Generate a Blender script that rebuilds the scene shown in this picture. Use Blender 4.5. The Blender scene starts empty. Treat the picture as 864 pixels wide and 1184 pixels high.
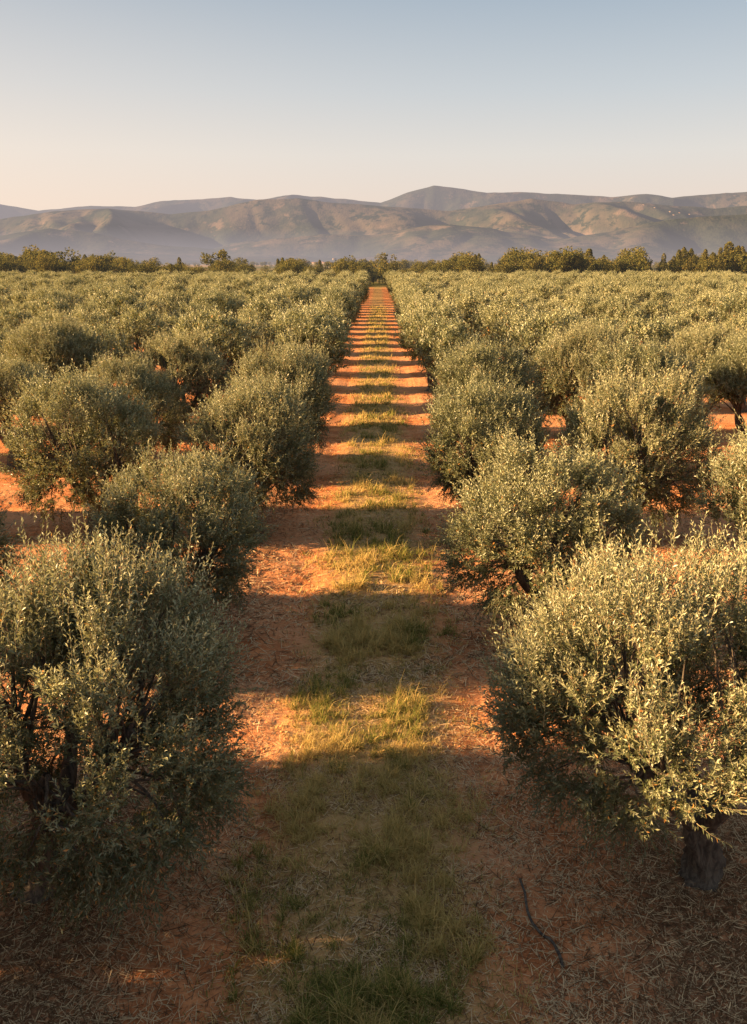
import bpy, math, numpy as np
from math import radians
sc=bpy.context.scene
rng=np.random.default_rng(7)
F=1000.0; PITCH=radians(16.1); CAMH=6.2
SUN_EL=15.0; SUN_AZ=-94.0   # azimuth clockwise from +Y

# ---------------------------------------------------------------- helpers
def nrm(v): return v/np.maximum(np.linalg.norm(v,axis=-1,keepdims=True),1e-9)
def _h(ix,iy,s):
    n=(ix.astype(np.int64)*374761393+iy.astype(np.int64)*668265263+s*1274126177)&0xffffffff
    n=((n^(n>>13))*1274126177)&0xffffffff
    n=(n^(n>>16))&0xffffff
    return n/float(0xffffff)
def vn(x,y,s=0):
    xi=np.floor(x);yi=np.floor(y);fx=x-xi;fy=y-yi
    fx=fx*fx*(3-2*fx);fy=fy*fy*(3-2*fy)
    a=_h(xi,yi,s);b=_h(xi+1,yi,s);c=_h(xi,yi+1,s);d=_h(xi+1,yi+1,s)
    return (a*(1-fx)+b*fx)*(1-fy)+(c*(1-fx)+d*fx)*fy
def fbm(x,y,s=0,o=4):
    r=0;a=.5;t=0
    for i in range(o):
        r=r+a*vn(x*2**i+i*17.3,y*2**i-i*9.1,s+i);t+=a;a*=.5
    return r/t
def make_mesh(name,V,quads,mats,mi=None,attrs=None,smooth=None,tris=None):
    me=bpy.data.meshes.new(name)
    V=np.asarray(V,dtype=np.float32)
    nq=len(quads); nt=0 if tris is None else len(tris)
    me.vertices.add(len(V)); me.vertices.foreach_set('co',V.ravel())
    loops=np.asarray(quads,dtype=np.int32).ravel()
    starts=np.arange(nq)*4
    if nt:
        loops=np.concatenate([loops,np.asarray(tris,dtype=np.int32).ravel()])
        starts=np.concatenate([starts,nq*4+np.arange(nt)*3])
    me.loops.add(len(loops)); me.loops.foreach_set('vertex_index',loops)
    me.polygons.add(nq+nt); me.polygons.foreach_set('loop_start',starts.astype(np.int32))
    for m in mats: me.materials.append(m)
    if mi is not None: me.polygons.foreach_set('material_index',np.asarray(mi,dtype=np.int32))
    if smooth is not None: me.polygons.foreach_set('use_smooth',np.asarray(smooth,dtype=bool))
    if attrs:
        for k,(typ,dom,arr) in attrs.items():
            a=me.attributes.new(k,typ,dom)
            a.data.foreach_set('vector' if typ=='FLOAT_VECTOR' else 'value',np.asarray(arr,dtype=np.float32 if typ!='INT' else np.int32).ravel())
    me.update(calc_edges=True); me.validate()
    return me
def add_obj(name,me,loc=(0,0,0),rz=0,s=1,coll=None):
    o=bpy.data.objects.new(name,me); o.location=loc; o.rotation_euler=(0,0,rz)
    o.scale=(s,s,s) if np.isscalar(s) else s
    sc.collection.objects.link(o)
    if coll: coll.objects.link(o)
    return o

# ---------------------------------------------------------------- node helpers
class NT:
    def __init__(s,mat): s.t=mat.node_tree; s.n=s.t.nodes; s.l=s.t.links
    def new(s,t,**k):
        n=s.n.new(t)
        for a,b in k.items(): setattr(n,a,b)
        return n
    def set(s,sock,v):
        if isinstance(v,bpy.types.NodeSocket): s.l.new(v,sock)
        elif isinstance(v,(tuple,list)) and len(v)==3 and sock.type=='RGBA': sock.default_value=(*v,1)
        else: sock.default_value=v
    def m(s,op,a,b=0.0,c=None,clamp=False):
        n=s.new('ShaderNodeMath',operation=op,use_clamp=clamp); s.set(n.inputs[0],a); s.set(n.inputs[1],b)
        if c is not None: s.set(n.inputs[2],c)
        return n.outputs[0]
    def mix(s,f,a,b,bt='MIX'):
        n=s.new('ShaderNodeMix',data_type='RGBA',blend_type=bt); s.set(n.inputs[0],f); s.set(n.inputs[6],a); s.set(n.inputs[7],b); return n.outputs[2]
    def noise(s,vec,scale,det=4,rough=.55,dist=0):
        n=s.new('ShaderNodeTexNoise'); n.inputs['Scale'].default_value=scale; n.inputs['Detail'].default_value=det
        n.inputs['Roughness'].default_value=rough; n.inputs['Distortion'].default_value=dist; s.set(n.inputs['Vector'],vec); return n.outputs['Fac']
    def mr(s,v,a,b,c=0.,d=1.,smooth=True):
        n=s.new('ShaderNodeMapRange',interpolation_type='SMOOTHSTEP' if smooth else 'LINEAR'); s.set(n.inputs[0],v)
        for i,x in enumerate((a,b,c,d)): n.inputs[i+1].default_value=x
        return n.outputs[0]
    def attr(s,name):
        n=s.new('ShaderNodeAttribute'); n.attribute_name=name; return n
    def scale(s,vec,x,y,z):
        n=s.new('ShaderNodeMapping'); n.inputs['Scale'].default_value=(x,y,z); s.set(n.inputs[0],vec); return n.outputs[0]
def mat(name):
    m=bpy.data.materials.new(name); m.use_nodes=True
    t=NT(m); b=t.n['Principled BSDF']; o=t.n['Material Output']
    return m,t,b,o
HAZE_GLOW=(0.47,0.415,0.425)
def add_haze_glow(t,shader,out,dist0=300,D=9000.,mx=0.8,low=0.25,strength=1.0):
    """aerial perspective painted as surface glow, by world position"""
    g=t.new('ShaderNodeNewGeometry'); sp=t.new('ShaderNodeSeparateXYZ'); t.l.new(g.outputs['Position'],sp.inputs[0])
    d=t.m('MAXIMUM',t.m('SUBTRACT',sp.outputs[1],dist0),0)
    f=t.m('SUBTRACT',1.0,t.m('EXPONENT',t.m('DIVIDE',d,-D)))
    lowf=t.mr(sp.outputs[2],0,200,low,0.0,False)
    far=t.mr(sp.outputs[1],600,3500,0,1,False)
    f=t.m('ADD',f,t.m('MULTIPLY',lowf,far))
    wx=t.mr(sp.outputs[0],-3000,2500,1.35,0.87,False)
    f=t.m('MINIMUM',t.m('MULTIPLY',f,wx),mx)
    e=t.new('ShaderNodeEmission'); e.inputs[0].default_value=(*HAZE_GLOW,1); e.inputs[1].default_value=strength  # painted haze: self-lit colour stands in for light scattered by air
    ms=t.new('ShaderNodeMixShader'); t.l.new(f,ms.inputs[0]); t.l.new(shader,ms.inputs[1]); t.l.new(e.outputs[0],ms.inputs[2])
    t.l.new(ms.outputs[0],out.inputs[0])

def foliage_shader(t,b,c,tc_,transl,gl=.05):
    t.n.remove(b)
    d=t.new('ShaderNodeBsdfDiffuse'); t.set(d.inputs[0],c)
    tr=t.new('ShaderNodeBsdfTranslucent'); t.set(tr.inputs[0],tc_)
    ms=t.new('ShaderNodeMixShader'); ms.inputs[0].default_value=transl
    t.l.new(d.outputs[0],ms.inputs[1]); t.l.new(tr.outputs[0],ms.inputs[2])
    if gl<=0: return ms.outputs[0]
    g=t.new('ShaderNodeBsdfGlossy'); g.inputs['Roughness'].default_value=.45; g.inputs[0].default_value=(.8,.8,.8,1)
    m2=t.new('ShaderNodeMixShader'); m2.inputs[0].default_value=gl
    t.l.new(ms.outputs[0],m2.inputs[1]); t.l.new(g.outputs[0],m2.inputs[2]); return m2.outputs[0]
def leaf_mat(name,dark,mid,light,odd,transl=.3,haze=False):
    m,t,b,o=mat(name)
    a=t.attr('lv'); sp=t.new('ShaderNodeSeparateXYZ'); t.l.new(a.outputs['Vector'],sp.inputs[0])
    oi=t.new('ShaderNodeObjectInfo')
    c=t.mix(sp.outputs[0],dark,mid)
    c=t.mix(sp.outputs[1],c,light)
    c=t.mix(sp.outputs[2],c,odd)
    hv=t.mr(oi.outputs['Random'],0,1,0.83,1.17,False)
    hs=t.new('ShaderNodeHueSaturation'); t.set(hs.inputs['Value'],hv); t.set(hs.inputs['Color'],c)
    hh=t.mr(oi.outputs['Random'],0,1,0.510,0.486,False); t.set(hs.inputs['Hue'],hh)
    c=hs.outputs[0]
    sh=foliage_shader(t,b,c,t.mix(.3,c,(0.38,0.35,0.07)),transl,0 if haze else .05)
    if haze: add_haze_glow(t,sh,o,dist0=130,D=3500,low=.15)
    else: t.l.new(sh,o.inputs[0])
    return m
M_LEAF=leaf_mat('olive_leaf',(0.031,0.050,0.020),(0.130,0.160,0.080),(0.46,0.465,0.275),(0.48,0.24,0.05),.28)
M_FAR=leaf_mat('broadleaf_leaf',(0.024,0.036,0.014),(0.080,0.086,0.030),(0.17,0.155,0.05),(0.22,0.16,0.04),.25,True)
m,t,b,o=mat('olive_bark'); M_BARK=m
tc=t.new('ShaderNodeTexCoord'); n1=t.noise(t.scale(tc.outputs['Object'],9,9,2.5),2.2,5,.65,.6)
t.set(b.inputs['Base Color'],t.mix(t.mr(n1,.35,.65),(0.040,0.030,0.024),(0.13,0.105,0.08))); b.inputs['Roughness'].default_value=.9
bp=t.new('ShaderNodeBump'); bp.inputs['Strength'].default_value=.8; bp.inputs['Distance'].default_value=.03; t.set(bp.inputs['Height'],n1); t.l.new(bp.outputs[0],b.inputs['Normal'])
m,t,b,o=mat('olive_twig'); M_TWIG=m
tc=t.new('ShaderNodeTexCoord'); t.n.remove(b); b=t.new('ShaderNodeBsdfDiffuse'); t.set(b.inputs[0],t.mix(t.noise(tc.outputs['Object'],5,2),(0.10,0.08,0.05),(0.28,0.24,0.15))); t.l.new(b.outputs[0],o.inputs[0])

# ---------------------------------------------------------------- tubes
def tubes(P,R,n):
    S,Mm,_=P.shape
    T=np.gradient(P,axis=1); T=nrm(T)
    ref=np.array([0.31,0.93,0.17]); A=nrm(np.cross(T,ref)); B=np.cross(T,A)
    th=np.arange(n)/n*2*np.pi
    V=P[:,:,None,:]+R[:,:,None,None]*(A[:,:,None,:]*np.cos(th)[None,None,:,None]+B[:,:,None,:]*np.sin(th)[None,None,:,None])
    idx=np.arange(S*Mm*n).reshape(S,Mm,n)
    a=idx[:,:-1,:];b_=np.roll(idx,-1,axis=2)[:,:-1,:];c=np.roll(idx,-1,axis=2)[:,1:,:];d=idx[:,1:,:]
    Q=np.stack([a,b_,c,d],-1).reshape(-1,4)
    return V.reshape(-1,3),Q

def olive(name,seed,ncl=180,nsh=23,nlf=16,ls=1.0,H=3.4,rx=1.26,ry=1.24,lean=(0,0),zc=1.75,skirt=.55,up=60,twigs=True,gap=.22,cut=None,sl=1.0,trunk=1.0):
    r=np.random.default_rng(seed)
    C=np.array([lean[0],lean[1],zc])
    i=np.arange(ncl); z=1-1.78*(i+.5)/ncl; ph=i*2.399963+r.uniform(0,.9,ncl)
    u=np.stack([np.sqrt(np.maximum(0,1-z*z))*np.cos(ph),np.sqrt(np.maximum(0,1-z*z))*np.sin(ph),z],-1)
    u=nrm(u+r.normal(0,.07,(ncl,3)))
    lob=np.zeros(ncl)
    L=nrm(r.normal(0,1,(11,3))*[1,1,.8]); 
    for k in range(11): lob+=(.17 if k%2 else -gap)*np.exp(-(1-(u@L[k]))*9)
    rad=np.stack([np.full(ncl,rx),np.full(ncl,ry),np.where(u[:,2]>0,H-.3-zc,zc-skirt)],-1)
    s=np.clip(r.choice([1.0,.93,.78,.5],ncl,p=[.52,.28,.13,.07])+r.normal(0,.04,ncl),.35,1.12)
    q_=1/np.maximum((np.abs(u)**2.15).sum(-1)**(1/2.15),1e-3)
    cp=C+u*q_[:,None]*rad*(s*(1+lob))[:,None]
    cp[:,2]=np.maximum(cp[:,2],.34)
    if cut is not None: cp=cp[~cut(cp)]; ncl=len(cp)
    cl=np.repeat(np.arange(ncl),nsh); S=len(cl)
    cs=np.repeat(r.uniform(.6,1.15,ncl),nsh)
    P=cp[cl]+r.normal(0,1,(S,3))*[.12,.12,.10]*cs[:,None]
    out=nrm((P-C)/[rx,ry,1.4]); rv=nrm(r.normal(0,1,(S,3)))
    crv=np.repeat(nrm(r.normal(0,1,(ncl,3))),nsh,0)
    hz=np.clip((P[:,2]-1.2)/1.4,-.6,1)
    D=nrm(out*.7+rv*.6+crv*.40+np.array([0,0,1])*(.25+.8*np.clip(hz,0,1))[:,None]+np.array([0,0,-1])*(.6*np.clip(-hz,0,1))[:,None])
    Ln=r.uniform(.12,.29,S)*(1+.3*np.clip(hz,0,1))*sl*np.repeat(r.uniform(.75,1.35,ncl),nsh)
    Bd=np.array([0,0,1.])*(np.where(hz>.15,.15,-.5))[:,None]+r.normal(0,.13,(S,3))
    top=cp[np.argsort(-cp[:,2])[:int(ncl*.5)]]; top=top[r.permutation(len(top))[:max(3,up//7)]]
    kk=r.integers(0,len(top),up); P2=top[kk]+r.normal(0,.10,(up,3)); 
    D2=nrm(nrm((P2-C))*.6+np.array([0,0,1.])+r.normal(0,.2,(up,3))); L2=r.uniform(.35,.68,up); B2=r.normal(0,.10,(up,3))
    P=np.vstack([P,P2]);D=np.vstack([D,D2]);Ln=np.concatenate([Ln,L2]);Bd=np.vstack([Bd,B2]); S=len(P)
    isup=np.concatenate([np.zeros(S-up),np.ones(up)])
    K=nlf; t_=np.linspace(.04,1,K)[None,:]+r.uniform(-.03,.03,(S,K))
    pos=P[:,None]+ (D*Ln[:,None])[:,None]*t_[...,None]+(Bd*Ln[:,None])[:,None]*(t_**2)[...,None]
    tan=nrm(D[:,None]+2*Bd[:,None]*t_[...,None])
    ref=nrm(r.normal(0,1,(S,1,3))); a=nrm(np.cross(tan,ref)); bb=np.cross(tan,a)
    ang=(np.arange(K)//2*np.pi/2+(np.arange(K)%2)*np.pi)[None,:]+r.normal(0,.35,(S,K))
    rad_=a*np.cos(ang)[...,None]+bb*np.sin(ang)[...,None]
    open_=r.uniform(.6,1.2,(S,K))*(1-.4*t_)
    ld=nrm(tan*np.cos(open_)[...,None]+rad_*np.sin(open_)[...,None]+np.array([0,0,-.08]))
    side=nrm(np.cross(ld,tan)+r.normal(0,.45,(S,K,3))); side=nrm(side-ld*(side*ld).sum(-1,keepdims=True)); up_=np.cross(side,ld)
    LL=(r.uniform(.045,.072,(S,K))*(1.1-.35*t_)*ls)[...,None]; W=LL*r.uniform(.13,.18,(S,K))[...,None]*(1.0+.25*(ls>1.5))
    v0=pos; v2=pos+ld*LL-up_*LL*.10; mid=pos+ld*LL*.48
    v1=mid+side*W+up_*LL*.05; v3=mid-side*W+up_*LL*.05
    V=np.stack([v0,v1,v2,v3],2).reshape(-1,3); nL=S*K
    Q=np.arange(nL*4).reshape(-1,4)
    shr=np.repeat(r.uniform(0,1,S)[:,None],K,1)
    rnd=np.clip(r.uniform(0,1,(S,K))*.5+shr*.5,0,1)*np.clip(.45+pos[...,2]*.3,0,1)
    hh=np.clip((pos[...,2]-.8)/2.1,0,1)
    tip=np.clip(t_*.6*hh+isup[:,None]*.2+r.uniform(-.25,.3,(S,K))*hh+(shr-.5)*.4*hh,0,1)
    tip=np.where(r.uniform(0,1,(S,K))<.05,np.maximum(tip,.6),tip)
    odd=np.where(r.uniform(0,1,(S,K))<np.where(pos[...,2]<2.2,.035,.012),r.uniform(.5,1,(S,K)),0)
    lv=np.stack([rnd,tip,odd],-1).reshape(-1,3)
    Vs=[V];Qs=[Q];mi=[np.zeros(nL)];off=nL*4
    def addt(v,q,mt):
        nonlocal off
        Vs.append(v);Qs.append(q+off);mi.append(np.full(len(q),mt));off+=len(v)
    if twigs:
        tt=np.array([0,.5,1.])[None,:,None]
        TP=P[:,None]+(D*Ln[:,None])[:,None]*tt+(Bd*Ln[:,None])[:,None]*tt**2
        addt(*tubes(TP,np.repeat(np.array([[.0032,.0022,.001]]),S,0),3),2)
    fz=r.uniform(.65,.9); f=np.array([lean[0]*.28+r.normal(0,.05),lean[1]*.28,fz])
    M_=12; tt=np.linspace(0,1,M_)
    tp=f[None]*tt[:,None]; tp[:,2]=-.12+(fz+.12)*tt
    tp[:,:2]+=np.stack([np.sin(tt*5+seed)*.06,np.cos(tt*4+seed)*.06],-1)*(np.sin(tt*np.pi))[:,None]
    tr=(.17-.04*tt+.13*np.exp(-tt*7))*trunk
    v,q=tubes(tp[None],tr[None],14)
    v=v+nrm(v-np.repeat(tp,14,0))*(.035*np.sin(v[:,2:3]*13+np.arctan2(v[:,1:2],v[:,0:1])*4+seed)+.02*r.normal(0,1,(len(v),1)))
    addt(v,q,1)
    NL=5; la=np.arange(NL)*2*np.pi/NL+r.uniform(0,1)
    ends=[];
    for k in range(NL):
        e=f+np.array([np.cos(la[k])*rx*.5+lean[0]*.55,np.sin(la[k])*ry*.5+lean[1]*.55,r.uniform(.75,1.25)])
        s0=np.linspace(0,1,9)[:,None]; md=f*.5+e*.5+np.array([np.cos(la[k])*.18,np.sin(la[k])*.18,-.12])+r.normal(0,.07,3)
        pp=(1-s0)**2*(f-[0,0,.08])+2*s0*(1-s0)*md+s0**2*e
        pp+=np.sin(s0*9+k*2)*r.normal(0,.03,3)
        addt(*tubes(pp[None],np.linspace(.10*trunk,.035,9)[None],8),1); ends.append(pp)
    sec=[];sr=[]
    E=np.array([e[-1] for e in ends])
    for c in cp[::2]:
        k=np.argmin(((E-c)**2).sum(-1)); p0=ends[k][r.integers(4,9)]
        s0=np.linspace(0,1,7)[:,None]; md=(p0+c)*.5+r.normal(0,.12,3)+[0,0,.12]
        sec.append((1-s0)**2*p0+2*s0*(1-s0)*md+s0**2*c); sr.append(np.linspace(.022,.005,7))
    addt(*tubes(np.array(sec),np.array(sr),5),1)
    Vv=np.vstack(Vs);Qq=np.vstack(Qs);mm=np.concatenate(mi)
    lvv=np.zeros((len(Qq),3));lvv[:nL]=lv
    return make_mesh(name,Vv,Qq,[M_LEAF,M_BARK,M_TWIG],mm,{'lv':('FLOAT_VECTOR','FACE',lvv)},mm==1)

# ---------------------------------------------------------------- ground
def gh(x,y):
    near=np.clip(1-(np.hypot(x,y)-40)/60,0,1)
    h=.05*(fbm(x*.5,y*.5,3,3)-.5)+near*(.06*(fbm(x*1.9,y*1.9,5,3)-.5)+.045*(fbm(x*8,y*8,9,3)-.5)*np.clip((np.abs(x)-.9)/.6,.4,1))
    ax=np.abs(x)
    h=h+.07*np.exp(-((ax-3.1)/1.0)**2)*near-.03*np.exp(-((ax-1.5)/.35)**2)*near
    return h
def axis(lo,hi,step,far,g=1.09):
    a=list(np.arange(lo,hi+1e-6,step)); s=step
    while a[-1]<far: s*=g; a.append(a[-1]+s)
    return a
xr=axis(0,9,.05,9000); xs=np.array([-v for v in xr[:0:-1]]+xr)
ys=np.array(axis(3.5,24,.05,9500,1.06)); yb=[-80,-40,-20,-10,-5,-2,0,2,3]
ys=np.concatenate([yb,ys])
X,Y=np.meshgrid(xs,ys); Z=gh(X,Y)
ny,nx=X.shape; I=np.arange(nx*ny).reshape(ny,nx)
Q=np.stack([I[:-1,:-1],I[:-1,1:],I[1:,1:],I[1:,:-1]],-1).reshape(-1,4)
m,t,b,o=mat('orchard_soil'); M_SOIL=m
g=t.new('ShaderNodeNewGeometry'); pos=g.outputs['Position']; sp=t.new('ShaderNodeSeparateXYZ'); t.l.new(pos,sp.inputs[0])
big=t.noise(pos,.35,3,.6); med=t.noise(pos,2.2,4,.65,.4); fine=t.noise(pos,14,4,.7); vf=t.noise(pos,55,2,.7)
soil=t.mix(t.mr(med,.35,.68),(0.38,0.135,0.054),(0.62,0.26,0.112))
soil=t.mix(t.mr(big,.4,.62),soil,(0.56,0.26,0.13))
soil=t.mix(t.m('MULTIPLY',t.mr(fine,.45,.7),.55),soil,(0.21,0.084,0.042))
straw=t.m('MULTIPLY',t.mr(t.noise(t.scale(pos,14,40,10),1.0,4,.75,1.5),.52,.66),t.mr(big,.36,.58))
soil=t.mix(t.m('MULTIPLY',straw,.75),soil,(0.60,0.43,0.24))
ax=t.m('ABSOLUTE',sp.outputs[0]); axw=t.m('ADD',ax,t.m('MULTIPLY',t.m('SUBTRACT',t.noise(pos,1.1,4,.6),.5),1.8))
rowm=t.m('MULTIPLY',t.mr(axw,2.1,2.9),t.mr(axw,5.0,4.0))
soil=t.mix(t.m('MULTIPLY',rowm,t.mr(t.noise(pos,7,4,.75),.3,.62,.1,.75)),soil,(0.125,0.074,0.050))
xx=t.m('ABSOLUTE',t.m('ADD',t.m('ADD',sp.outputs[0],.08),t.m('MULTIPLY',t.m('SUBTRACT',t.noise(pos,1.3,4,.65),.5),1.3)))
strip=t.mr(xx,1.35,.6)
gcol=t.mix(t.mr(med,.35,.6),(0.17,0.130,0.052),(0.38,0.245,0.105))
gcol=t.mix(t.mr(fine,.42,.62),gcol,(0.46,0.31,0.14))
soil=t.mix(t.m('MULTIPLY',strip,.8),soil,gcol)
far=t.mr(sp.outputs[1],205,250)
plain=t.mix(t.mr(t.noise(t.scale(pos,.004,.0015,1),1,3,.6),.4,.6),(0.09,0.10,0.04),(0.30,0.21,0.12))
soil=t.mix(far,soil,plain)
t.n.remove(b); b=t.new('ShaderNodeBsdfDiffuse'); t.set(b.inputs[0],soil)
bp=t.new('ShaderNodeBump'); bp.inputs['Strength'].default_value=.9; bp.inputs['Distance'].default_value=.03
t.set(bp.inputs['Height'],t.m('ADD',t.m('MULTIPLY',fine,.8),t.m('MULTIPLY',vf,.4))); t.l.new(bp.outputs[0],b.inputs['Normal'])
add_haze_glow(t,b.outputs[0],o,dist0=250,D=5200)
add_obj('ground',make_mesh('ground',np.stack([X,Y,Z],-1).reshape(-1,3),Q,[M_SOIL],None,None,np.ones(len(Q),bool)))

# ---------------------------------------------------------------- grass strip
def blade_mat(name,ga,gb,dry,tr):
    m,t,b,o=mat(name); a=t.attr('lv'); s=t.new('ShaderNodeSeparateXYZ'); t.l.new(a.outputs['Vector'],s.inputs[0])
    c=t.mix(s.outputs[1],t.mix(s.outputs[0],ga,gb),dry); c=t.mix(t.m('MULTIPLY',s.outputs[2],.5),c,(0.05,0.035,0.02))
    t.l.new(foliage_shader(t,b,c,c,tr,0),o.inputs[0]); return m
M_GRASS=blade_mat('grass_blade',(0.12,0.155,0.042),(0.28,0.28,0.075),(0.74,0.54,0.22),.45)
def grass(name,N,y0,y1,hs,ws,seed):
    r=np.random.default_rng(seed)
    y=y0*(y1/y0)**r.uniform(0,1,N*4) ; x=r.normal(0,.9,N*4)-.08
    tu=r.random(N*4)<.65
    c_=.17; qx=np.round(x/c_)*c_+(_h(np.round(x/c_),np.round(y/c_),4)-.5)*c_*1.6; qy=np.round(y/c_)*c_+(_h(np.round(x/c_),np.round(y/c_),8)-.5)*c_*1.6
    x=np.where(tu,qx+r.normal(0,.03,len(x)),x); y=np.where(tu,qy+r.normal(0,.03,len(x)),y)
    ed=.45*(fbm(x*2.5+9,y*2.5,71,3)-.5)*2
    p=np.clip((fbm(x*2.1,y*1.5,21,5)-.37)*3.0,.12,1)*np.clip((1.8+ed-np.abs(x+.08))/1.0,.012,1)
    p*=.25+.75*_h(np.round(x/c_),np.round(y/c_),15)**1.5
    k=np.nonzero(r.random(len(x))<p)[0][:N]; x=x[k];y=y[k];n=len(k);p=p[k]
    z=gh(x,y)-.01
    dr=np.clip((fbm(x*1.3+50,y*1.3,33,4)-.39)*4.5,0,1); dry=(r.random(n)<(.36+.6*dr)).astype(float)
    hgt=r.uniform(.03,.15,n)*hs*(.6+1.2*p)*(1+1.2*(r.random(n)<.09))
    az=r.uniform(0,2*np.pi,n); ln=r.uniform(.2,1.8,n)
    d=np.stack([np.cos(az)*ln,np.sin(az)*ln,np.ones(n)],-1)
    s=np.stack([-np.sin(az+r.normal(0,.6,n)),np.cos(az),np.zeros(n)],-1)*(r.uniform(.002,.0042,n)*ws)[:,None]
    P=np.stack([x,y,z],-1); h=hgt[:,None]
    m1=P+nrm(d*[.6,.6,1])*h*.55; e=P+nrm(d)*h*1.0-np.array([0,0,.10])*h*ln[:,None]
    V=np.stack([P-s,P+s,m1+s*.8,m1-s*.8,e+s*.15,e-s*.15],1).reshape(-1,3)
    b0=(np.arange(n)*6)[:,None]; Q=np.concatenate([b0+[0,1,2,3],b0+[3,2,4,5]],1).reshape(-1,4)
    lv=np.repeat(np.stack([r.uniform(0,1,n),dry*r.uniform(.5,1,n),r.uniform(0,.4,n)],-1),2,0)
    return make_mesh(name,V,Q,[M_GRASS],None,{'lv':('FLOAT_VECTOR','FACE',lv)})
def join_meshes(name,meshes):
    obs=[]
    for me in meshes:
        ob=bpy.data.objects.new(name,me); sc.collection.objects.link(ob); obs.append(ob)
    with bpy.context.temp_override(active_object=obs[0],selected_editable_objects=obs,selected_objects=obs,object=obs[0]):
        bpy.ops.object.join()
    return obs[0]
join_meshes('grass_strip',[grass('g1',120000,4,14,1.05,1.0,1),grass('g2',46000,13,34,1.3,1.9,2),grass('g3',24000,33,130,1.4,4.0,3)])

# ---------------------------------------------------------------- straw / leaf litter
M_LIT=blade_mat('dry_litter',(0.12,0.065,0.038),(0.30,0.18,0.10),(0.70,0.52,0.31),.1)
def litter(name,N,y0,y1,sz,seed):
    r=np.random.default_rng(seed)
    y=y0*(y1/y0)**r.uniform(0,1,N*2); x=r.uniform(-1,1,N*2)*(2.5+y*.35)
    ax=np.abs(x); row=np.exp(-((ax-3.2)/1.1)**2)
    p=.18+.70*row+.5*np.clip((fbm(x*1.2,y*1.2,61,4)-.45)*5,0,1)
    k=np.nonzero(r.random(len(x))<p)[0][:N]; x=x[k];y=y[k];row=row[k];n=len(k)
    z=gh(x,y)+.006+r.uniform(0,.012,n)
    az=r.uniform(0,2*np.pi,n); L=r.uniform(.015,.06,n)*sz*(1+1.6*(r.random(n)<.15)); W=r.uniform(.0018,.005,n)*sz
    d=np.stack([np.cos(az),np.sin(az),r.normal(0,.22,n)],-1)*L[:,None]; s=np.stack([-np.sin(az),np.cos(az),r.normal(0,.3,n)],-1)*W[:,None]
    P=np.stack([x,y,z],-1)
    V=np.stack([P-d-s*.6,P-d+s*.6,P+s,P-s,P+d+s*.5+[0,0,.004],P+d-s*.5+[0,0,.004]],1).reshape(-1,3)
    b0=(np.arange(n)*6)[:,None]; Q=np.concatenate([b0+[0,1,2,3],b0+[3,2,4,5]],1).reshape(-1,4)
    st=(r.random(n)<(.62-.25*row)).astype(float)
    lv=np.repeat(np.stack([r.uniform(0,1,n),st*r.uniform(.5,1,n),r.uniform(0,1,n)*(1-st)+.1],-1),2,0)
    return make_mesh(name,V,Q,[M_LIT],None,{'lv':('FLOAT_VECTOR','FACE',lv)})
join_meshes('leaf_litter',[litter('l1',105000,4,13,1,5),litter('l2',45000,12,32,1.7,6)])
r=np.random.default_rng(11); N=9000
y=4*(7.0)**r.uniform(0,1,N); x=r.uniform(-1,1,N)*(2.5+y*.3); k=np.abs(x+.08)>.95; x=x[k];y=y[k];n=len(x)
sz=np.minimum(r.exponential(.010,n)+.005,.04)
oc=np.array([[1,0,0],[0,1,0],[-1,0,0],[0,-1,0],[0,0,.7],[0,0,-.7]],float)
V=np.stack([x,y,gh(x,y)+sz*.2],-1)[:,None]+oc[None]*sz[:,None,None]*r.uniform(.6,1.35,(n,6,1))
ft=np.array([[0,1,4],[1,2,4],[2,3,4],[3,0,4],[1,0,5],[2,1,5],[3,2,5],[0,3,5]])
T=(np.arange(n)*6)[:,None,None]+ft
add_obj('soil_clods',make_mesh('soil_clods',V.reshape(-1,3),np.zeros((0,4)),[M_SOIL],tris=T.reshape(-1,3)))
s=np.linspace(0,1,26); px=1.60+.13*np.sin(s*2.6+2.3)+.03*np.sin(s*9); py=6.45+1.15*s
pz=gh(px,py)+.022+.02*np.sin(s*7)**2
v,q=tubes(np.stack([px,py,pz],-1)[None],(.016-.004*s)[None],8)
add_obj('fallen_branch',make_mesh('fallen_branch',v,q,[M_BARK],None,None,np.ones(len(q),bool)))

# ---------------------------------------------------------------- olive trees
A=olive('olive_A',101,ncl=210,nsh=28,nlf=17,H=3.7,rx=1.26,ry=1.26,lean=(.68,.1),zc=1.75,skirt=.5,up=150,sl=1.1,trunk=1.1,cut=lambda p:(p[:,0]<.05)&(p[:,2]<1.3)&(p[:,1]<.5))
D=olive('olive_D',207,ncl=218,nsh=26,nlf=17,H=3.5,rx=1.64,ry=1.26,lean=(-.52,.1),zc=2.0,skirt=.92,up=140,gap=.37,sl=1.1,trunk=1.12,cut=lambda p:(p[:,0]>-.75)&(p[:,0]<.65)&(p[:,2]<1.85)&(p[:,1]<.55))
H_=dict(nsh=21,nlf=14,ls=1.2)
hv=[olive('olive_h%d'%i,300+i*7,lean=(0.1*(i-1),.1),H=3.35+.1*i,up=80,skirt=.65,rx=1.24,ry=1.18,**H_) for i in range(3)]
hv.append(olive('olive_h3',345,H=3.55,rx=1.34,ry=1.18,zc=2.4,skirt=1.6,up=40,gap=.3,trunk=1.3,**H_))
fv=[olive('olive_f%d'%i,500+i*7,ncl=105,nsh=10,nlf=10,ls=2.1,lean=(0,0),H=3.4,up=18,twigs=False,skirt=1.0,rx=1.18,ry=1.02,zc=2.0,gap=.25,sl=1.1,trunk=1.2) for i in range(4)]
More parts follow.
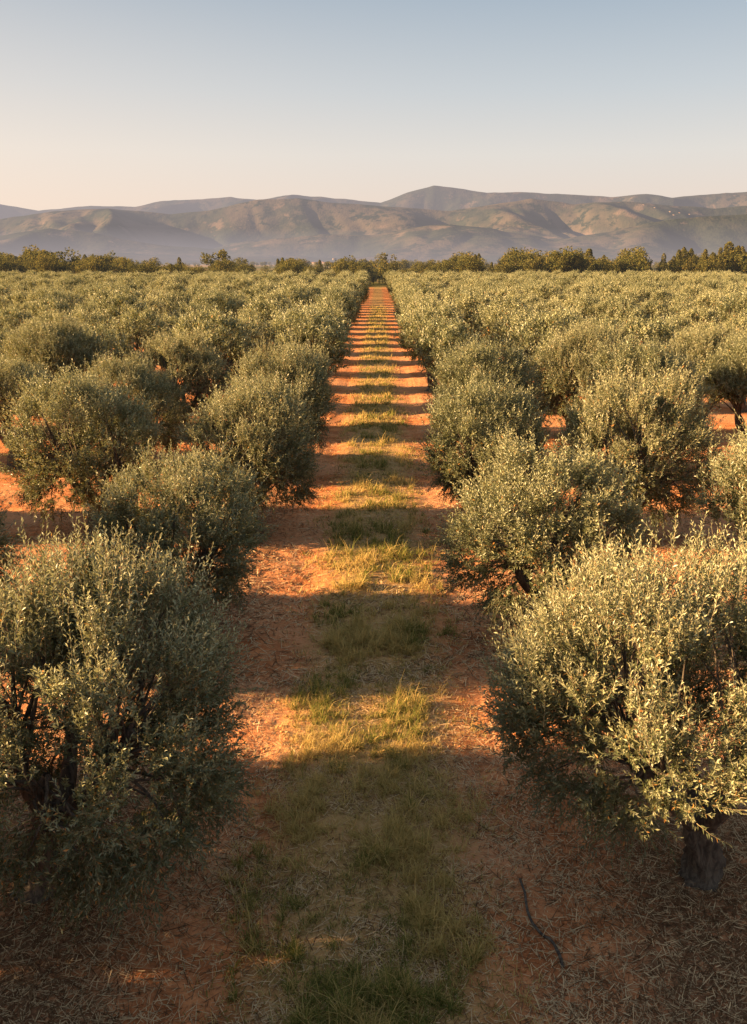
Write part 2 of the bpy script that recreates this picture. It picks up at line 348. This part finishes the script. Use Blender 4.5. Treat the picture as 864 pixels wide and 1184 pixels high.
def place(me,x,y,s=1,rz=0,sz=None,coll=None):
    return add_obj('olive_tree',me,(x,y,float(gh(np.array([x]),np.array([y]))[0])-.02),rz,(s,s,s*(sz or 1)),coll)
place(A,-3.42,7.4,1.0)
place(D,3.35,7.6,1.0)
place(hv[0],-3.15,13.4,1.0,.2,.94)
place(hv[1],2.80,13.6,1.04,2.9,.94)
place(hv[2],-2.95,19.3,1.06,.1,1.0)
place(hv[0],2.40,19.5,1.02,3.0,1.05)
place(hv[1],5.75,18.9,1.12,-.1,1.02)
place(hv[2],-6.75,19.9,1.16,3.2,.96)
place(hv[1],-7.4,12.4,1.06,.3)
place(hv[3],7.0,13.1,1.08,.2,1.0)
r=np.random.default_rng(77)
for (x,y,s) in [(-7.2,4.3,1.35),(-7.3,7.6,1.3),(7.4,7.6,1.1),(-3.5,2.0,1.15),(-11.6,4.0,1.25),(-11.8,7.7,1.2),(-11.6,13.5,1.05),(-11.7,20.0,1.05),(-16,7.6,1.1),(-16,13.4,1),(-16,19.6,1),(-16,3.8,1.2),(3.2,1.0,1),(11.4,13.4,1.05),(11.8,20.4,1.05)]:  # unseen grove trees; left ones shifted and scaled up to shade the foreground
    place(hv[r.integers(4)] if abs(x)>8 else hv[r.integers(3)],x,y,s,r.choice([0,np.pi])+r.normal(0,.25))
rows=[3.3,7.1]+[7.1+4.45*k for k in range(1,45)]
src=bpy.data.collections.new('olive_tree_variants')
pts=[]
k=0
for j in range(33):
    y=25.5+5.9*j
    for sgn in (-1,1):
        for i,xr_ in enumerate(rows):
            x=sgn*xr_
            if i==0 and y<38: x=sgn*3.05
            if abs(x)>.46*y+(14 if sgn<0 else 4): continue
            x+=r.normal(0,.2); yy=y+r.normal(0,.28)+(1.0 if (i>=2 and j==0) else 0); s=r.uniform(.9,1.18); rz=r.choice([0,np.pi])+r.normal(0,.35)
            if y<33: place(hv[3] if i>=2 else hv[r.integers(3)],x,yy,s*1.03,rz)
            elif y<52: 
                me=fv[k%4]; k+=1; ob=place(me,x,yy,s*1.06,rz)
                if len(src.objects)<4: src.objects.link(ob)
            else: pts.append((x,yy,0,rz,s*1.08,r.integers(4)))
def instancer(name,pts,coll):
    P=np.array(pts,float)
    me=bpy.data.meshes.new(name); me.vertices.add(len(P)); me.vertices.foreach_set('co',P[:,:3].astype(np.float32).ravel())
    for nme,c,ty in (('rz',3,'FLOAT'),('scl',4,'FLOAT'),('idx',5,'INT')):
        a=me.attributes.new(nme,ty,'POINT'); a.data.foreach_set('value',P[:,c].astype(np.float32 if ty=='FLOAT' else np.int32))
    ob=add_obj(name,me)
    ng=bpy.data.node_groups.new(name+'_nodes','GeometryNodeTree')
    ng.interface.new_socket('Geometry',in_out='INPUT',socket_type='NodeSocketGeometry'); ng.interface.new_socket('Geometry',in_out='OUTPUT',socket_type='NodeSocketGeometry')
    n=ng.nodes; l=ng.links; gi=n.new('NodeGroupInput'); go=n.new('NodeGroupOutput')
    iop=n.new('GeometryNodeInstanceOnPoints'); ci=n.new('GeometryNodeCollectionInfo'); ci.inputs['Collection'].default_value=coll
    ci.inputs['Separate Children'].default_value=True; ci.inputs['Reset Children'].default_value=True
    def at(nm,ty):
        q=n.new('GeometryNodeInputNamedAttribute'); q.data_type=ty; q.inputs['Name'].default_value=nm; return q.outputs['Attribute']
    cx=n.new('ShaderNodeCombineXYZ'); l.new(at('rz','FLOAT'),cx.inputs[2])
    l.new(gi.outputs[0],iop.inputs['Points']); l.new(ci.outputs[0],iop.inputs['Instance']); iop.inputs['Pick Instance'].default_value=True
    l.new(at('idx','INT'),iop.inputs['Instance Index']); l.new(cx.outputs[0],iop.inputs['Rotation']); l.new(at('scl','FLOAT'),iop.inputs['Scale'])
    l.new(iop.outputs[0],go.inputs[0])
    md=ob.modifiers.new('scatter','NODES'); md.node_group=ng
    return ob
instancer('distant_olive_grove',pts,src)
print('far olives',len(pts))

# ---------------------------------------------------------------- distant tree line
def far_tree(name,seed,kind):
    r=np.random.default_rng(seed); N=1800
    if kind=='cypress':
        z=r.uniform(.04,1,N); rad=.13*np.sin(np.clip(z,0,1)**.7*np.pi)**.6*(1+.25*np.sin(z*19+seed))+.01; ph=r.uniform(0,2*np.pi,N); q=np.sqrt(r.uniform(.4,1,N))
        P=np.stack([np.cos(ph)*rad*q,np.sin(ph)*rad*q,z],-1)
    else:
        nc=26; c=nrm(r.normal(0,1,(nc,3)))*r.uniform(.15,1,(nc,1))**.5*[.42,.42,.34]+[0,0,.60]
        P=c[r.integers(0,nc,N)]+nrm(r.normal(0,1,(N,3)))*r.uniform(.5,1,(N,1))*.13
        P[:,2]=np.maximum(P[:,2],.08)
    a=nrm(r.normal(0,1,(N,3))); b_=nrm(np.cross(a,r.normal(0,1,(N,3)))); s=r.uniform(.016,.034,(N,1))*(.7 if kind=='cypress' else 1)
    V=np.stack([P-a*s,P-b_*s*.6,P+a*s,P+b_*s*.6],1).reshape(-1,3); Q=np.arange(N*4).reshape(-1,4)
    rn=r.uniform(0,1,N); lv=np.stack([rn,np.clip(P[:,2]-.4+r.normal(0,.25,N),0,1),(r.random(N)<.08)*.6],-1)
    v,q=tubes(np.array([[[0,0,-.03],[0.01,0,.25],[0,.01,.6]]]),np.array([[.03,.022,.008]]),7)
    V=np.vstack([V,v]); Q=np.vstack([Q,q+N*4]); lv=np.vstack([lv,np.zeros((len(q),3))])
    return make_mesh(name,V,Q,[M_FAR,M_BARK],np.r_[np.zeros(N),np.ones(len(q))],{'lv':('FLOAT_VECTOR','FACE',lv)})
def wx(px,d): return (px-437)/1000*d*.961
cb=bpy.data.collections.new('broadleaf_variants'); cc=bpy.data.collections.new('cypress_variants')
fb=[far_tree('broadleaf%d'%i,900+i,'b') for i in range(4)]; fc=[far_tree('cypress%d'%i,950+i,'cypress') for i in range(3)]
for i,(px,h,d) in enumerate([(75,10.6,250),(253,10.6,255),(447,9.0,250),(20,7,255)]): add_obj('broadleaf_tree',fb[i],(wx(px,d),d,0),i,h,cb)
for i,(px,h,d) in enumerate([(680,9.8,250),(840,11.5,245),(790,9.5,250)]): add_obj('cypress_tree',fc[i],(wx(px,d),d,0),i,(h*1.6,h*1.6,h),cc)
bp_=[];cp_=[]
r=np.random.default_rng(5)
for k in range(400):
    px=r.uniform(-80,950); d=r.uniform(232,320)
    h=2.2+6.0*np.clip(fbm(np.array([px*.045]),np.array([1.]),8,4)[0]*1.9-.5,0,1)+r.uniform(0,1.6)
    if px<110: h+=.9
    if px>520: h+=.6
    if 270<px<420: h-=.8
    bp_.append((wx(px,d),d,-.2,r.uniform(0,6),h*1.1,r.integers(4)))
for k in range(90):
    px=r.choice([r.uniform(540,860),r.uniform(770,870),r.uniform(660,760),r.uniform(0,420)],p=[.3,.42,.18,.10]); d=r.uniform(235,265)
    cp_.append((wx(px,d),d,-.2,r.uniform(0,6),r.uniform(6,9.3)*(1.15 if px>770 else .95),r.integers(3)))
for k in range(1500):
    d=330+2600*r.random()**1.4; px=r.uniform(-80,950)
    if fbm(np.array([px*.012]),np.array([d*.006]),44,3)[0]<.5: continue
    bp_.append((wx(px,d),d,-.5,r.uniform(0,6),r.uniform(4,9),r.integers(4)))
instancer('distant_tree_line',bp_,cb); instancer('distant_cypress_row',cp_,cc)

# ---------------------------------------------------------------- hills
def Hz(py,d): return CAMH+d*np.tan(np.arctan((592-py)/1000)-PITCH)
LAY=[(7900,1300,[(-300,238),(0,234),(50,243),(110,237),(160,238),(190,232),(270,227),(300,231),(340,225),(400,229),(440,234),(470,222),(500,213),(530,217),(560,222),(600,221),(640,223),(700,227),(740,224),(770,228),(830,222),(864,221),(1200,226)]),
 (5600,1200,[(-300,262),(-60,256),(0,253),(60,244),(130,240),(200,247),(245,243),(300,230),(350,229),(385,233),(440,238),(520,243),(570,235),(610,229),(660,235),(720,232),(760,236),(820,240),(864,236),(1200,244)]),
 (4200,850,[(-300,275),(0,272),(60,264),(110,268),(170,281),(250,287),(300,278),(370,269),(430,272),(470,264),(520,258),(570,264),(640,277),(700,268),(760,254),(830,249),(864,247),(1200,255)])]
hx=np.linspace(-5200,5200,820); hy=np.concatenate([np.linspace(2900,6400,300),np.linspace(6430,9300,90)])
X,Y=np.meshgrid(hx,hy); Z=np.zeros_like(X)
for li,(d,w,pr) in enumerate(LAY):
    pr=np.array(pr,float); ppx=437+X/(Y*.961)*1000
    yy=np.interp(ppx,pr[:,0],pr[:,1])
    H=Hz(yy,d)
    Xw=X+350*(fbm(X/1300,Y/1100,12+li,3)-.5)+ (Y-d)*(.35 if li%2 else -.3)
    rr=np.abs(fbm((Xw+li*999)/820,Y/2600,80+li,2)-.5)*2
    r2=np.abs(fbm((Xw+li*333)/330,Y/900,180+li,3)-.5)*2
    rr=np.clip(rr*2.4,0,1)*.76+np.clip(r2*2.2,0,1)*.24
    tt=(d-Y)/w
    sh=np.where(tt>0,np.exp(-(np.maximum(tt,0)/.8)**2),np.exp(-(tt/.7)**2))
    cut=np.clip(np.abs(tt)*2.8,0,1)*np.where(tt>0,1,.3)
    h=H*sh*(1-.95*cut*(1-rr))+ H*.06*cut*(fbm(X/260,Y/260,90+li,4)-.5)*2
    Z=np.maximum(Z,h)
Z+= (fbm(X/120,Y/120,55,3)-.5)*12*np.clip(Z/60,0,1)
Z=Z*np.clip((Y-2950)/500,0,1)-3
I=np.arange(X.size).reshape(X.shape); Q=np.stack([I[:-1,:-1],I[:-1,1:],I[1:,1:],I[1:,:-1]],-1).reshape(-1,4)
m,t,b,o=mat('hillside_scrub'); g=t.new('ShaderNodeNewGeometry'); pos=g.outputs['Position']
c=t.mix(t.mr(t.noise(pos,.0022,4,.6),.42,.6),(0.036,0.044,0.030),(0.090,0.075,0.056))
c=t.mix(t.mr(t.noise(pos,.012,4,.7),.48,.6),c,(0.021,0.029,0.019))
c=t.mix(t.m('MULTIPLY',t.mr(t.noise(pos,.006,4,.65),.57,.67),.5),c,(0.23,0.165,0.13))
t.n.remove(b); b=t.new('ShaderNodeBsdfDiffuse'); t.set(b.inputs[0],c)
bp=t.new('ShaderNodeBump'); bp.inputs['Strength'].default_value=.7; bp.inputs['Distance'].default_value=10; t.set(bp.inputs['Height'],t.noise(pos,.02,4,.7)); t.l.new(bp.outputs[0],b.inputs['Normal'])
add_haze_glow(t,b.outputs[0],o,dist0=1900,D=7500,low=.42)
add_obj('hills',make_mesh('hills',np.stack([X,Y,Z],-1).reshape(-1,3),Q,[m],None,None,np.ones(len(Q),bool)))

# ---------------------------------------------------------------- distant village (gabled houses, one mass)
m,t,b,o=mat('village_plaster'); b.inputs['Base Color'].default_value=(0.17,0.145,0.125,1); b.inputs['Roughness'].default_value=.9; add_haze_glow(t,b.outputs[0],o,dist0=1000,D=11000,low=.2); MP=m
m,t,b,o=mat('village_roof_tile'); b.inputs['Base Color'].default_value=(0.16,0.09,0.065,1); b.inputs['Roughness'].default_value=.9; add_haze_glow(t,b.outputs[0],o,dist0=1000,D=11000,low=.2); MR=m
def hill_z(x,y):
    i=np.clip(np.searchsorted(hx,x)-1,0,len(hx)-2); j=np.clip(np.searchsorted(hy,y)-1,0,len(hy)-2); return min(Z[j,i],Z[j+1,i],Z[j,i+1],Z[j+1,i+1])
V=[];Q=[];Tt=[];mq=[];mt=[]
r=np.random.default_rng(3)
def house(x,y,z,w,l,h):
    o_=len(V); a=r.uniform(-.5,.5); ca,sa=math.cos(a),math.sin(a)
    for (u,v_,q_) in [(-w,-l,-6),(w,-l,-6),(w,l,-6),(-w,l,-6),(-w,-l,h),(w,-l,h),(w,l,h),(-w,l,h),(-w,0,h+l*.45),(w,0,h+l*.45)]:
        V.append((x+u*ca-v_*sa,y+u*sa+v_*ca,z+q_))
    for f_ in [(0,1,5,4),(1,2,6,5),(2,3,7,6),(3,0,4,7)]: Q.append([o_+i for i in f_]); mq.append(0)
    for f_ in [(4,5,9,8),(6,7,8,9)]: Q.append([o_+i for i in f_]); mq.append(1)
    for f_ in [(5,6,9),(7,4,8)]: Tt.append([o_+i for i in f_]); mt.append(0)
for (cpx,spx,cd,sd,n) in [(810,28,5250,150,34),(360,25,2700,250,20),(400,40,2800,300,16),(130,40,2800,200,8),(640,60,2900,250,10)]:
    for k in range(n):
        y=cd+r.normal(0,sd); x=wx(cpx+r.normal(0,spx),y); z=hill_z(x,y) if y>2950 else 0
        house(x,y,z,r.uniform(5,9),r.uniform(4,6),r.uniform(4,6))
add_obj('distant_village',make_mesh('distant_village',V,Q,[MP,MR],mq+mt,tris=Tt))

# ---------------------------------------------------------------- sky, sun, camera
w=bpy.data.worlds.new('World'); sc.world=w; w.use_nodes=True
t=NT(w); bg=t.n['Background']; sk=t.new('ShaderNodeTexSky'); sk.sky_type='NISHITA'; sk.sun_disc=False
sk.sun_elevation=radians(SUN_EL); sk.sun_rotation=radians(SUN_AZ); sk.air_density=1.0; sk.dust_density=1.6; sk.ozone_density=1.6; sk.altitude=50
tc=t.new('ShaderNodeTexCoord'); sp=t.new('ShaderNodeSeparateXYZ'); t.l.new(tc.outputs['Generated'],sp.inputs[0])
cr=t.new('ShaderNodeValToRGB'); e=cr.color_ramp.elements
e[0].position=0; e[0].color=(.92,.72,.60,1); e[1].position=1; e[1].color=(.35,.43,.52,1)
for p_,c_ in [(.06,(.92,.76,.66)),(.11,(.85,.79,.73)),(.17,(.66,.69,.71)),(.25,(.45,.53,.61)),(.5,(.44,.51,.59))]:
    q=e.new(p_); q.color=(*c_,1)
t.l.new(sp.outputs[2],cr.inputs[0])
nm=t.mix(1.0,sk.outputs[0],(.12,.12,.12),'MULTIPLY')
col=t.mix(.84,nm,cr.outputs[0])
warm=t.m('MULTIPLY',t.mr(sp.outputs[0],.3,-1.0,0,1),t.mr(sp.outputs[2],.45,0,0,1))
col=t.mix(t.m('MULTIPLY',warm,.6),col,(1.15,.90,.70))
t.set(bg.inputs[0],col); bg.inputs[1].default_value=1.0
L=bpy.data.lights.new('sun','SUN'); L.energy=26; L.angle=radians(.5); L.color=(1,.62,.28)
so=bpy.data.objects.new('sun',L); sc.collection.objects.link(so)
from mathutils import Vector
az=radians(SUN_AZ); el=radians(SUN_EL); sd=Vector((math.sin(az)*math.cos(el),math.cos(az)*math.cos(el),math.sin(el)))
so.rotation_euler=sd.to_track_quat('Z','Y').to_euler()
cam=bpy.data.cameras.new('camera'); cam.sensor_fit='VERTICAL'; cam.sensor_height=24; cam.lens=24*F/1184; cam.clip_end=30000
co=bpy.data.objects.new('camera',cam); sc.collection.objects.link(co); co.location=(0,0,CAMH); co.rotation_euler=(radians(90)-PITCH,0,radians(.29)); sc.camera=co
sc.view_settings.view_transform='Standard'; sc.view_settings.look='None'; sc.view_settings.exposure=0
